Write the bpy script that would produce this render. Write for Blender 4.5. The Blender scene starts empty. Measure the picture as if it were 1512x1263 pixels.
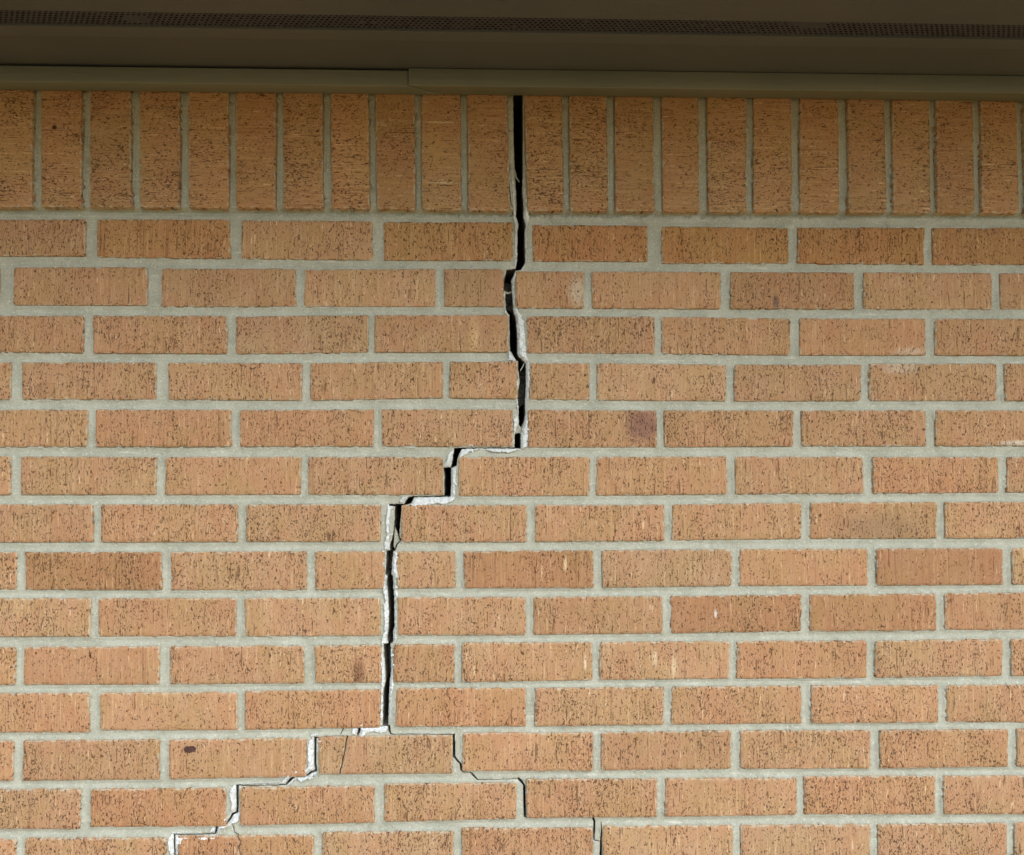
import bpy, bmesh, math, random
import numpy as np
from mathutils import Vector, Matrix, kdtree, noise as mnoise
from mathutils.geometry import delaunay_2d_cdt

random.seed(7)
S = bpy.context.scene
COL = S.collection

# ------------------------------------------------------------------ camera
W, H, F = 1512.0, 1263.0, 1187.0            # photograph size and focal length in its pixels
YAW, PITCH, ROLL = math.radians(1.7), math.radians(2.5), math.radians(0.1)
CAM = Vector((0.0, -1.16, 1.78))
fwd = Vector((math.sin(YAW)*math.cos(PITCH), math.cos(YAW)*math.cos(PITCH), math.sin(PITCH)))
rgt0 = Vector((math.cos(YAW), -math.sin(YAW), 0))
up0 = rgt0.cross(fwd)
rgt = rgt0*math.cos(ROLL) - up0*math.sin(ROLL)
up = up0*math.cos(ROLL) + rgt0*math.sin(ROLL)
cam_d = bpy.data.cameras.new('camera')
cam_d.sensor_width = 36.0
cam_d.lens = 36.0*F/W
cam_d.clip_start = 0.01
cam_d.clip_end = 2000
cam = bpy.data.objects.new('camera', cam_d)
COL.objects.link(cam)
m = Matrix((rgt, up, -fwd)).transposed().to_4x4()
m.translation = CAM
cam.matrix_world = m
S.camera = cam

# ------------------------------------------------------------------ sky, sun, exposure
SUN_EL, SUN_AZ = math.radians(36), math.radians(155)     # azimuth from +y (behind the house) towards +x: hazy sun in front, from the right
w = bpy.data.worlds.new('World')
S.world = w
w.use_nodes = True
nt = w.node_tree
bg = nt.nodes['Background']
sky = nt.nodes.new('ShaderNodeTexSky')
sky.sky_type = 'NISHITA'
sky.sun_disc = False
sky.sun_elevation = SUN_EL
sky.sun_rotation = SUN_AZ
sky.dust_density = 1.0
sky.air_density = 1.0
sky.ozone_density = 1.5
nt.links.new(sky.outputs[0], bg.inputs[0])
bg.inputs[1].default_value = 0.13
sd = bpy.data.lights.new('sun', 'SUN')
sd.energy = 0.95
sd.angle = math.radians(48)
sd.color = (1.0, 0.98, 0.97)
sun = bpy.data.objects.new('sun', sd)
COL.objects.link(sun)
sdir = Vector((math.sin(SUN_AZ)*math.cos(SUN_EL), math.cos(SUN_AZ)*math.cos(SUN_EL), math.sin(SUN_EL)))
sun.rotation_euler = sdir.to_track_quat('Z', 'Y').to_euler()
S.view_settings.view_transform = 'Standard'
S.view_settings.look = 'None'
S.view_settings.gamma = 1.0
S.view_settings.use_curve_mapping = False
S.view_settings.exposure = 1.17

# ------------------------------------------------------------------ measuring helper: photograph -> wall plane y = 0
def wp(px, py, Y=0.0):
    d = fwd*F + rgt*(px - W/2) - up*(py - H/2)
    t = (Y - CAM.y)/d.y
    p = CAM + d*t
    return (p.x, p.z)

# ------------------------------------------------------------------ materials
def mat(name):
    mt = bpy.data.materials.new(name)
    mt.use_nodes = True
    n = mt.node_tree
    n.nodes.clear()
    out = n.nodes.new('ShaderNodeOutputMaterial')
    b = n.nodes.new('ShaderNodeBsdfPrincipled')
    n.links.new(b.outputs[0], out.inputs[0])
    return mt, n, b

class NB:
    def __init__(s, n): s.n = n
    def new(s, t, **k):
        o = s.n.nodes.new(t)
        for a, v in k.items(): setattr(o, a, v)
        return o
    def put(s, sock, v):
        if isinstance(v, bpy.types.NodeSocket): s.n.links.new(v, sock)
        elif isinstance(v, (tuple, list)) and len(v) == 3 and len(sock.default_value) == 4: sock.default_value = (*v, 1)
        else: sock.default_value = v
    def math(s, op, a, b=None, clamp=False):
        o = s.new('ShaderNodeMath', operation=op, use_clamp=clamp)
        s.put(o.inputs[0], a)
        if b is not None: s.put(o.inputs[1], b)
        return o.outputs[0]
    def vmath(s, op, a, b):
        o = s.new('ShaderNodeVectorMath', operation=op)
        s.put(o.inputs[0], a); s.put(o.inputs[1], b)
        return o.outputs[0]
    def noise(s, vec, scale, detail=2, rough=0.5, dist=0.0):
        o = s.new('ShaderNodeTexNoise')
        s.put(o.inputs['Vector'], vec)
        o.inputs['Scale'].default_value = scale
        o.inputs['Detail'].default_value = detail
        o.inputs['Roughness'].default_value = rough
        o.inputs['Distortion'].default_value = dist
        return o.outputs[0]
    def ramp(s, v, a, b):
        o = s.new('ShaderNodeMapRange', interpolation_type='SMOOTHSTEP')
        s.put(o.inputs[0], v)
        o.inputs[1].default_value = a; o.inputs[2].default_value = b
        return o.outputs[0]
    def mix(s, f, a, b, mode='MIX'):
        o = s.new('ShaderNodeMix', data_type='RGBA', blend_type=mode)
        s.put(o.inputs[0], f); s.put(o.inputs[6], a); s.put(o.inputs[7], b)
        return o.outputs[2]
    def bump(s, h, strength, dist, nrm=None):
        o = s.new('ShaderNodeBump')
        s.put(o.inputs['Height'], h)
        o.inputs['Strength'].default_value = strength
        o.inputs['Distance'].default_value = dist
        if nrm is not None: s.put(o.inputs['Normal'], nrm)
        return o.outputs[0]

def brick_material(name, soldier=False, spots=()):
    """spots: (px, py, radius x, radius z in metres, colour, strength, hard) stains and smears at their places on the wall"""
    mt, n, b = mat(name)
    q = NB(n)
    tc = q.new('ShaderNodeTexCoord').outputs['Object']
    oi = q.new('ShaderNodeObjectInfo')
    rnd = oi.outputs['Random']
    off = q.new('ShaderNodeCombineXYZ')
    q.put(off.inputs[0], q.math('MULTIPLY', rnd, 37.0)); q.put(off.inputs[2], q.math('MULTIPLY', rnd, 91.0))
    v = q.vmath('ADD', tc, off.outputs[0])
    if soldier:                                   # wire-cut lines run along the short side: turn the coordinates
        sp = q.new('ShaderNodeSeparateXYZ'); q.put(sp.inputs[0], v)
        cb = q.new('ShaderNodeCombineXYZ')
        q.put(cb.inputs[0], sp.outputs[2]); q.put(cb.inputs[1], sp.outputs[1]); q.put(cb.inputs[2], sp.outputs[0])
        v = cb.outputs[0]
    def sc(x, z, o=0.0):
        a = q.vmath('MULTIPLY', v, (x, 1.0, z))
        return q.vmath('ADD', a, (o, o*0.7, o*1.3)) if o else a
    large = q.noise(v, 14, 2)
    med = q.noise(sc(40, 22, 3), 1.0, 3)
    base = q.mix(q.ramp(large, 0.40, 0.60), (0.420, 0.232, 0.118), (0.402, 0.244, 0.115))
    base = q.mix(q.math('MULTIPLY', q.ramp(med, 0.35, 0.75), 0.5), base, (0.455, 0.285, 0.165))
    # drag lines left by the cutting wire
    st = q.noise(sc(420, 12, 11), 1.0, 3, 0.6)
    base = q.mix(q.math('MULTIPLY', q.ramp(st, 0.48, 0.75), 0.34), base, (0.24, 0.118, 0.06))
    st2 = q.noise(sc(300, 16, 17), 1.0, 2, 0.5)
    base = q.mix(q.math('MULTIPLY', q.ramp(st2, 0.52, 0.75), 0.45), base, (0.60, 0.415, 0.225))
    # sparse cream streaks
    cr = q.noise(sc(260, 38, 23), 1.0, 1.5, 0.5)
    crm = q.ramp(cr, 0.665, 0.75)
    base = q.mix(q.math('MULTIPLY', crm, 0.55), base, (0.76, 0.56, 0.35))
    fl = q.ramp(q.noise(sc(480, 170, 29), 1.0, 1.5, 0.5), 0.66, 0.74)
    base = q.mix(q.math('MULTIPLY', fl, 0.40), base, (0.70, 0.52, 0.34))
    if spots:
        pos = q.new('ShaderNodeNewGeometry').outputs['Position']
        wob = q.noise(pos, 130, 4, 0.6)
        for (px, py, rx, rz, colr, k, hard) in spots:
            x, z = wp(px, py)
            d = q.vmath('MULTIPLY', q.vmath('SUBTRACT', pos, (x, 0, z)), (1/rx, 0, 1/rz))
            L = q.new('ShaderNodeVectorMath', operation='LENGTH'); q.put(L.inputs[0], d)
            l = q.math('ADD', L.outputs['Value'], q.math('MULTIPLY', q.math('SUBTRACT', wob, 0.5), 1.1))
            base = q.mix(q.math('MULTIPLY', q.math('SUBTRACT', 1.0, q.ramp(l, 1-hard, 1+hard)), k), base, colr)
    # dark pits and short torn gouges, thicker in some areas than others
    dens = q.noise(sc(22, 16, 31), 1.0, 2)
    g1 = q.noise(sc(520, 290, 41), 1.0, 2.0, 0.5, 0.6)
    g2 = q.noise(sc(410, 150, 53), 1.0, 1.8, 0.5, 1.0)
    g3 = q.noise(sc(380, 26, 67), 1.0, 1.0, 0.5, 0.1)
    wn = q.new('ShaderNodeTexWhiteNoise', noise_dimensions='1D'); q.put(wn.inputs['W'], q.math('MULTIPLY', rnd, 511.0))
    rs_ = q.new('ShaderNodeSeparateColor'); q.put(rs_.inputs[0], wn.outputs['Color'])
    r1_, r2_, r3_ = rs_.outputs[0], rs_.outputs[1], rs_.outputs[2]
    dn = q.math('ADD', q.math('MULTIPLY', q.math('SUBTRACT', dens, 0.5), 0.15), q.math('MULTIPLY', q.math('SUBTRACT', r1_, 0.5), 0.036))
    mott = q.ramp(q.noise(sc(95, 60, 83), 1.0, 3, 0.6), 0.50, 0.72)
    base = q.mix(q.math('MULTIPLY', mott, q.math('MULTIPLY', r2_, 0.22)), base, (0.30, 0.145, 0.075))
    lines = q.ramp(q.noise(sc(190, 3.5, 97), 1.0, 2, 0.5), 0.64, 0.70)
    base = q.mix(q.math('MULTIPLY', lines, q.math('MULTIPLY', r3_, 0.55)), base, (0.20, 0.095, 0.05))
    p1 = q.ramp(q.math('ADD', g1, dn), 0.615, 0.665)
    p2 = q.ramp(q.math('ADD', g2, dn), 0.640, 0.688)
    p3 = q.ramp(q.math('ADD', g3, q.math('MULTIPLY', dn, 0.7)), 0.665, 0.74)
    pit = q.math('MAXIMUM', p1, p2)
    pit = q.math('MAXIMUM', pit, q.math('MULTIPLY', p3, 0.75))
    base = q.mix(q.math('MULTIPLY', pit, 0.84), base, (0.07, 0.03, 0.016))
    fine = q.ramp(q.math('ADD', q.noise(sc(760, 330, 59), 1.0, 2.0, 0.6), dn), 0.60, 0.70)
    base = q.mix(q.math('MULTIPLY', fine, 0.35), base, (0.15, 0.07, 0.04))
    big = q.ramp(q.noise(sc(150, 120, 71), 1.0, 2, 0.6), 0.715, 0.75)
    base = q.mix(q.math('MULTIPLY', big, 0.85), base, (0.04, 0.018, 0.012))
    # grain
    gr = q.noise(v, 900, 2)
    base = q.mix(0.5, base, q.mix(gr, (0.35, 0.35, 0.35), (0.65, 0.65, 0.65)), 'OVERLAY')
    # per brick tint
    base = q.mix(1.0, base, oi.outputs['Color'], 'MULTIPLY')
    # mortar film smeared over the edges
    ed = q.new('ShaderNodeAttribute', attribute_name='edge').outputs['Fac']
    sm = q.noise(v, 120, 4, 0.7)
    film = q.math('ADD', q.math('MULTIPLY', ed, 0.30), sm)
    filmm = q.ramp(film, 0.76, 0.84)
    film2 = q.ramp(q.math('ADD', q.math('MULTIPLY', ed, 0.12), q.noise(v, 30, 3, 0.6)), 0.70, 0.80)
    base = q.mix(q.math('MULTIPLY', filmm, 0.65), base, (0.50, 0.47, 0.36))
    base = q.mix(q.math('MULTIPLY', film2, 0.25), base, (0.56, 0.48, 0.36))
    q.put(b.inputs['Base Color'], base)
    b.inputs['Roughness'].default_value = 0.9
    b.inputs['Specular IOR Level'].default_value = 0.25
    h = q.math('SUBTRACT', q.math('MULTIPLY', st, 0.35), q.math('MULTIPLY', q.math('MAXIMUM', pit, big), 1.0))
    h = q.math('ADD', h, q.math('MULTIPLY', gr, 0.25))
    h = q.math('ADD', h, q.math('MULTIPLY', q.noise(v, 60, 3), 0.8))
    q.put(b.inputs['Normal'], q.bump(h, 0.8, 0.0009))
    return mt

def mortar_material(name, c1, c2, grit=0.0, film=False):
    mt, n, b = mat(name)
    q = NB(n)
    pos = q.new('ShaderNodeNewGeometry').outputs['Position']
    a = q.noise(pos, 22, 4, 0.6)
    base = q.mix(q.ramp(a, 0.3, 0.7), c1, c2)
    f = q.noise(pos, 650, 3, 0.7)
    base = q.mix(0.75, base, q.mix(f, (0.2, 0.2, 0.2), (0.8, 0.8, 0.8)), 'OVERLAY')
    s = q.noise(pos, 420, 2, 0.6)
    base = q.mix(q.math('MULTIPLY', q.ramp(s, 0.62, 0.70), 0.5), base, tuple(x*0.40 for x in c1))
    s2 = q.noise(pos, 360, 2, 0.7)
    base = q.mix(q.math('MULTIPLY', q.ramp(s2, 0.60, 0.68), 0.45), base, tuple(min(0.9, x*1.7) for x in c2))
    s3 = q.ramp(q.noise(pos, 60, 4, 0.65), 0.56, 0.70)
    base = q.mix(q.math('MULTIPLY', s3, 0.30), base, tuple(x*0.62 for x in c1))
    wv = q.vmath('MULTIPLY', pos, (1.0, 1.0, 6.0))
    wash = q.ramp(q.noise(wv, 24, 3, 0.6), 0.60, 0.75)
    base = q.mix(q.math('MULTIPLY', wash, 0.35), base, (0.72, 0.72, 0.62))
    if grit:
        g = q.noise(pos, 210, 4, 0.7)
        base = q.mix(q.math('MULTIPLY', q.ramp(g, 0.58, 0.70), grit), base, (0.30, 0.30, 0.28))
    q.put(b.inputs['Base Color'], base)
    b.inputs['Roughness'].default_value = 0.95
    b.inputs['Specular IOR Level'].default_value = 0.2
    h = q.math('ADD', q.math('MULTIPLY', q.noise(pos, 480, 3, 0.7), 0.6), q.noise(pos, 130, 3, 0.6))
    q.put(b.inputs['Normal'], q.bump(h, 0.8, 0.0011 if not grit else 0.0025))
    return mt

def paint_material(name, c, rough=0.5, grain=0.3):
    mt, n, b = mat(name)
    q = NB(n)
    pos = q.new('ShaderNodeNewGeometry').outputs['Position']
    v = q.vmath('MULTIPLY', pos, (3.0, 60.0, 60.0))
    g = q.noise(v, 4.0, 4, 0.6)
    l = q.noise(pos, 5, 3)
    base = q.mix(q.ramp(l, 0.3, 0.7), tuple(x*0.92 for x in c), (c[0]*1.10, c[1]*1.04, c[2]*1.02))
    base = q.mix(0.3, base, q.mix(g, (0.3, 0.3, 0.3), (0.7, 0.7, 0.7)), 'OVERLAY')
    dust = q.ramp(q.noise(q.vmath('MULTIPLY', pos, (1.0, 2.0, 2.0)), 260, 2, 0.6), 0.72, 0.77)
    base = q.mix(q.math('MULTIPLY', dust, 0.30), base, (0.30, 0.28, 0.22))
    dirt = q.ramp(q.noise(q.vmath('MULTIPLY', pos, (1.0, 4.0, 4.0)), 70, 3, 0.6), 0.70, 0.80)
    base = q.mix(q.math('MULTIPLY', dirt, 0.35), base, tuple(x*0.5 for x in c))
    q.put(b.inputs['Base Color'], base)
    q.put(b.inputs['Roughness'], q.math('ADD', q.math('MULTIPLY', g, 0.25), rough-0.12))
    q.put(b.inputs['Normal'], q.bump(q.math('ADD', g, q.math('MULTIPLY', q.noise(pos, 160, 3), 0.4)), grain, 0.0012))
    return mt

def flat_material(name, c, rough=0.8, scale=40):
    mt, n, b = mat(name)
    q = NB(n)
    pos = q.new('ShaderNodeNewGeometry').outputs['Position']
    base = q.mix(q.ramp(q.noise(pos, scale, 3), 0.3, 0.7), tuple(x*0.85 for x in c), tuple(min(1, x*1.15) for x in c))
    q.put(b.inputs['Base Color'], base)
    b.inputs['Roughness'].default_value = rough
    return mt

PURPLE = (0.20, 0.105, 0.085)
CREAM = (0.56, 0.50, 0.38)
M_BRICK = brick_material('wire_cut_brick')
M_SOLDIER = brick_material('wire_cut_brick_upright', soldier=True)
M_PURPLE = brick_material('brick_with_purple_burn', spots=[(950, 628, 0.024, 0.022, PURPLE, 0.75, 0.6)])
M_KNOT = brick_material('brick_with_iron_spot', spots=[(280, 1107, 0.0085, 0.0052, (0.055, 0.028, 0.03), 0.95, 0.12)])
M_SMEAR1 = brick_material('brick_with_mortar_smear', spots=[(1328, 543, 0.026, 0.008, CREAM, 0.38, 0.6)])
M_SMEAR2 = brick_material('brick_with_mortar_streak', spots=[(1508, 655, 0.030, 0.0045, (0.62, 0.57, 0.44), 0.8, 0.5)])
M_SMEAR3 = brick_material('brick_with_pale_end', spots=[(853, 430, 0.012, 0.020, CREAM, 0.5, 0.6)])
M_SMEAR4 = brick_material('brick_with_bottom_smear', spots=[(1345, 520, 0.024, 0.006, CREAM, 0.45, 0.6)])
M_SMEAR5 = brick_material('brick_with_burn_mark', spots=[(530, 992, 0.008, 0.016, (0.13, 0.05, 0.03), 0.6, 0.6)])
PALE = (0.78, 0.66, 0.44)
M_FLECK1 = brick_material('brick_with_cream_blot', spots=[(835, 832, 0.0020, 0.0085, PALE, 0.7, 0.6), (800, 845, 0.0012, 0.010, PALE, 0.6, 0.4)])
M_FLECK2 = brick_material('brick_with_white_scratch', spots=[(1057, 906, 0.0022, 0.0055, (0.72, 0.70, 0.64), 0.9, 0.4)])
M_FLECK3 = brick_material('brick_with_cream_streak', spots=[(864, 979, 0.0016, 0.010, PALE, 0.65, 0.6), (700, 990, 0.001, 0.006, PALE, 0.5, 0.4)])
M_FLECK4 = brick_material('brick_with_cream_marks', spots=[(967, 972, 0.0030, 0.010, PALE, 0.45, 0.7), (995, 985, 0.0030, 0.012, PALE, 0.4, 0.7)])
M_PIT = brick_material('upright_brick_with_pit', soldier=True, spots=[(83, 191, 0.0035, 0.0030, (0.02, 0.012, 0.01), 0.95, 0.4)])
M_YELLOW = brick_material('upright_brick_with_yellow_streaks', soldier=True, spots=[(650, 183, 0.020, 0.0012, PALE, 0.5, 0.5), (655, 272, 0.022, 0.0012, PALE, 0.45, 0.5), (640, 222, 0.016, 0.03, (0.46, 0.30, 0.12), 0.5, 0.7)])
M_STREAK = brick_material('brick_with_yellow_band', spots=[(700, 500, 0.006, 0.03, (0.62, 0.42, 0.20), 0.55, 0.7)])
M_DARKEND = brick_material('brick_with_grey_stain', spots=[(1300, 778, 0.05, 0.018, (0.24, 0.17, 0.11), 0.45, 0.9), (1145, 447, 0.004, 0.012, (0.12, 0.10, 0.09), 0.7, 0.5)])
M_MORTAR = mortar_material('weathered_mortar', (0.345, 0.352, 0.278), (0.425, 0.432, 0.350))
M_BROKEN = mortar_material('freshly_broken_mortar', (0.58, 0.62, 0.60), (0.74, 0.77, 0.75), grit=0.35)
M_CRACKWALL = mortar_material('shaded_crack_side', (0.13, 0.12, 0.10), (0.20, 0.185, 0.15))  # darker than the mortar face: shade inside the crack put into the colour
M_TRIM = paint_material('olive_brown_paint', (0.185, 0.215, 0.185), 0.55, 0.5)
M_SOFFIT = paint_material('brown_soffit_paint', (0.103, 0.123, 0.138), 0.6, 0.25)
M_FLANGE = paint_material('vent_flange_paint', (0.112, 0.136, 0.150), 0.5, 0.1)
M_VENT = flat_material('grey_vent_metal', (0.060, 0.071, 0.100), 0.5, 90)
M_DARK = flat_material('black_paper_and_cavity_shade', (0.012, 0.012, 0.013), 0.9)  # building paper behind the bricks; also painted cavity shade above the vent
M_GROUND = flat_material('warm_bounce_ground', (0.37, 0.215, 0.055), 0.95, 3)  # unseen ground, its orange chosen for the warm light it bounces up the wall
M_SHINGLE = flat_material('grey_shingle', (0.10, 0.09, 0.08), 0.9)

# ------------------------------------------------------------------ object helpers
def link(name, me, parent=None, loc=(0, 0, 0)):
    o = bpy.data.objects.new(name, me)
    o.location = loc
    COL.objects.link(o)
    if parent: o.parent = parent
    return o
def mesh(name, verts, faces, material, mats=None, midx=None, smooth=False):
    me = bpy.data.meshes.new(name)
    me.from_pydata([tuple(v) for v in verts], [], faces)
    if mats:
        for k in mats: me.materials.append(k)
        me.polygons.foreach_set('material_index', midx)
    else:
        me.materials.append(material)
    if smooth: me.polygons.foreach_set('use_smooth', [True]*len(me.polygons))
    me.update()
    return me
def thing(name, label, cat, loc=(0, 0, 0)):
    o = link(name, None, None, loc)
    o['label'] = label; o['category'] = cat
    return o
def box(name, x0, x1, y0, y1, z0, z1, material, parent=None, bevel=0.0, loc=None):
    bm = bmesh.new()
    vs = [bm.verts.new((x, y, z)) for x in (x0, x1) for y in (y0, y1) for z in (z0, z1)]
    for f in ((0,1,3,2),(4,6,7,5),(0,4,5,1),(2,3,7,6),(0,2,6,4),(1,5,7,3)):
        bm.faces.new([vs[i] for i in f])
    bmesh.ops.recalc_face_normals(bm, faces=bm.faces)
    if bevel:
        bmesh.ops.bevel(bm, geom=bm.edges[:], offset=bevel, segments=2, affect='EDGES', profile=0.6)
    me = bpy.data.meshes.new(name)
    bm.to_mesh(me); bm.free()
    me.materials.append(material)
    return link(name, me, parent)

# ------------------------------------------------------------------ ground
g = link('ground', mesh('ground', [(-150,-150,0),(150,-150,0),(150,150,0),(-150,150,0)], [(0,1,2,3)], M_GROUND))
g['kind'] = 'structure'

# ------------------------------------------------------------------ measured brickwork
# row: top line samples, bottom line samples, brick (left, right) edges
def L(*a): return [(a[i], a[i+1]) for i in range(0, len(a), 2)]
ROWS = [
 (L(0,323.5,339,324,356,325,550,326,567,327.5,757,327.5,787,332,956,333,977,334,1178,336.3,1512,336),
  L(0,378,125,378,143,380,356,382,550,384,567,384.6,757,384.6,787,385.8,956,386.5,977,388.5,1165,389,1378,390.6,1512,390.6),
  [(-73,125.7),(143,339),(355.7,549.9),(566.5,757.6),(786.6,956),(977,1165),(1178,1365),(1377.7,1570)]),
 (L(0,394.6,217,394.6,238,396.6,436,396.6,449,398,643,397,743,397,762,400.6,862,400.6,1064,401.6,1262,402,1465,403,1512,403),
  L(0,451,217,451,238,452.6,449,452.6,643,453,743,453,762,455,1064,456,1262,456.6,1512,457),
  [(-205,-2),(19,217),(237.7,436),(449,643),(655.6,743.7),(761.6,862.4),(874,1064.5),(1078.5,1262),(1275.6,1465),(1478,1680)]),
 (L(0,466,335,466.5,347,467.5,544,465,751,465,778,466.5,977,467.5,1012,469,1167,470,1512,471),
  L(0,520,137,521.4,347,523,544,520.6,751,520,778,521.4,977,522.5,1012,524.5,1512,525),
  [(-76,123),(137,335),(347.4,544),(553,751),(778,967),(977.7,1167.6),(1181,1367),(1381,1570)]),
 (L(0,534.7,230,535.4,458,536,654,534,764,534,782,535.4,882,536.3,1084,538.5,1272,538.5,1284,537,1512,537),
  L(0,590,230,590,445,592,458,591.5,654,588,764,589,782,590,882,591,1072,593,1284,592.2,1512,592),
  [(-190,15),(31,230),(247.7,445.5),(458,654),(663.6,764),(782.6,870.7),(882,1072.5),(1084.5,1272),(1284,1472.4),(1484,1685)]),
 (L(0,605,340,605,354,605.6,563,604.5,757,604.5,780,605,981,606,1512,606),
  L(0,660,340,660,551,659.4,757,659.6,780,661,970,661,1184,659,1512,658.7),
  [(-75,128),(140.6,340.8),(354,551.5),(563,757.6),(780,970.4),(981,1172),(1184,1368.4),(1382,1575)]),
 (L(0,674,230,675,676,675,1074,674.4,1290,675,1512,675),
  L(0,731,444,731,654,731,677,733,870,732.6,1074,730,1275,729,1475,728,1512,726.5),
  [(-192,15),(30,230),(244,443.8),(454.8,654),(676.9,870.7),(881,1074),(1086,1275),(1289.6,1474.8),(1487.4,1680)]),
 (L(0,745,562,745,594,746,981,745.5,1184,742.5,1384,741.3,1512,741),
  L(0,801.6,350,800.6,562,800,594,801,777,800.6,981,799,1184,796,1512,795),
  [(-60,137),(148.6,350.7),(363,562),(592.4,777.6),(790,981),(992.7,1184),(1196.5,1384),(1396,1590)]),
 (L(0,815.6,238,815.4,453,814.6,568,814.6,672,814.6,877,813,1081,811.6,1282,811,1481,809.6,1512,809),
  L(0,871,238,872,453,872,568,869.6,672,869,877,868.6,1081,865.6,1282,865.2,1512,863.6),
  [(-180,24),(36.6,238),(251.7,452.8),(464.8,568),(585.8,672),(685,876.7),(889,1080.8),(1092.5,1282),(1295,1481.4),(1495.7,1690)]),
 (L(0,884,348,883.6,562,883.6,587,882.4,776,882,979,881,1184,878.6,1383,877,1512,875),
  L(0,941,348,940.4,562,939.4,587,938.6,777,938,979,936,1184,932.8,1383,931,1512,930),
  [(-65,133),(144,348),(361,561.5),(587.4,776.6),(787.6,978.7),(991,1184),(1196,1382.7),(1396,1590)]),
 (L(0,956.7,235,955.4,449,954,563,952.7,671,952,682,949.6,875,948.7,1078,947.5,1281,946.7,1481,944.4,1512,943.7),
  L(0,1012,235,1011.5,449,1009.6,563,1008.6,671,1008,875,1005,1078,1002.6,1281,1002,1481,998.6,1512,998.6),
  [(-180,21.6),(34,235),(250,448.8),(464.8,563),(580.8,671),(682,874.7),(885.6,1077.8),(1088.5,1280.6),(1293,1481.4),(1494,1690)]),
 (L(0,1024,130,1024,350,1023,361,1021.5,562,1018.5,585,1017,777,1016.5,980,1015,1184,1013,1386,1012.5,1512,1011.5),
  L(0,1082.4,130,1082.4,147,1079,350,1079,561,1075,585,1073.6,777,1073.4,980,1070.7,1184,1069,1386,1067.4,1512,1067.4),
  [(-68,130.6),(147,350),(361,561.5),(584.8,776.6),(790,980),(992,1184),(1198,1386),(1398.6,1600)]),
 (L(0,1094.7,235,1093,452,1090.5,470,1089.5,520,1087.5,668,1086,683,1083,875,1082.6,1080,1079.7,1285,1079,1489,1077.8,1512,1076.7),
  L(0,1154,235,1152,452,1147.5,470,1144.2,668,1143,683,1139.5,875,1138.5,1080,1136.5,1285,1135.5,1512,1132.5),
  [(-182,19),(33,235),(249,452),(470,668),(682.8,875.7),(888,1080),(1093.5,1285.6),(1299.6,1489),(1502,1700)]),
 (L(0,1167,133,1166,333,1164.5,354,1163.4,553,1161,567,1158,762,1157,777,1151,970,1150.5,1177,1150,1188,1147.5,1381,1146.5,1512,1145.5),
  L(0,1225,118,1225,133,1222,333,1221.5,354,1220,553,1215.3,762,1210,777,1208.2,970,1207.4,1177,1204,1512,1202.5),
  [(-85,118),(133,333),(354,553),(567.5,762.6),(777,970.4),(982.7,1176.6),(1188,1381.7),(1393.6,1600)]),
 (L(0,1241,22,1241,36,1238.6,245,1238,263,1235.6,463,1234,475,1230,670,1228.6,682,1223.6,876,1223,890,1221,1083,1220,1286,1218.4,1487,1216,1512,1215),
  L(0,1300,245,1296,463,1292,670,1287,876,1281,1083,1278,1286,1276,1512,1273),
  [(-180,22.6),(36,245),(262.6,462.8),(475,670),(682,875.7),(889.6,1082.8),(1094,1285.6),(1297,1487.4),(1499,1700)]),
]
SOLD_B = L(0,307.5,500,309.5,760,313,835,313,1012,314.5,1512,317)
SOLD = [(-82,-82,-20,-20),(-8,-9,51.5,50),(63,64,123,123),(135.5,135.5,194.5,196),(208.5,209.5,267.5,267),(280.5,280.5,339,339),
 (349.5,350,408.5,408),(419,420,477,478.5),(489.5,490.5,544.5,547),(554.5,557.5,612,614),(622,623.5,679,681.5),
 (690,691.5,747.5,753),(773.5,778.5,829,832),(840,841.5,894.6,897.3),(907,908,963,965.4),(976,978,1029.5,1032),
 (1042.6,1044.8,1100,1101),(1111,1112,1166.5,1168),(1180,1179.5,1235.4,1238),(1249,1251,1303,1307),
 (1314.5,1317,1369.4,1372),(1379.4,1381,1432.5,1436),(1445,1447,1497.5,1502),(1509,1511,1562,1567),(1575,1577,1630,1633)]

def interp(pl, x):
    xs = [p[0] for p in pl]; ys = [p[1] for p in pl]
    if x <= xs[0]: return ys[0] + (x-xs[0])*(-0.002)
    if x >= xs[-1]: return ys[-1]
    return float(np.interp(x, xs, ys))

BRICKS = []          # (corner list px: tl,tr,br,bl ; row ; soldier)
TOPY = 118
for (a, b_, c, d) in SOLD:
    BRICKS.append(([(a, TOPY), (c, TOPY), (d, interp(SOLD_B, d)), (b_, interp(SOLD_B, b_))], 0, True))
for r, (tp, bt, xs) in enumerate(ROWS, 1):
    for (a, c) in xs:
        ja, jc = random.uniform(-.6, .6), random.uniform(-.6, .6)
        BRICKS.append(([(a+ja, interp(tp, a)), (c+jc, interp(tp, c)), (c-jc, interp(bt, c)), (a-ja, interp(bt, a))], r, False))

# hairline cracks right through two bricks: give the broken ends
SPLITS = {(12, 470): [(513, 1087), (510.5, 1098), (508.5, 1112), (504.8, 1130), (501.9, 1137.3), (501.5, 1144)],
          (14, 262.6): [(351, 1233), (353.8, 1245), (352, 1253), (354.2, 1263), (353, 1280), (355, 1294)]}

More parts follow.
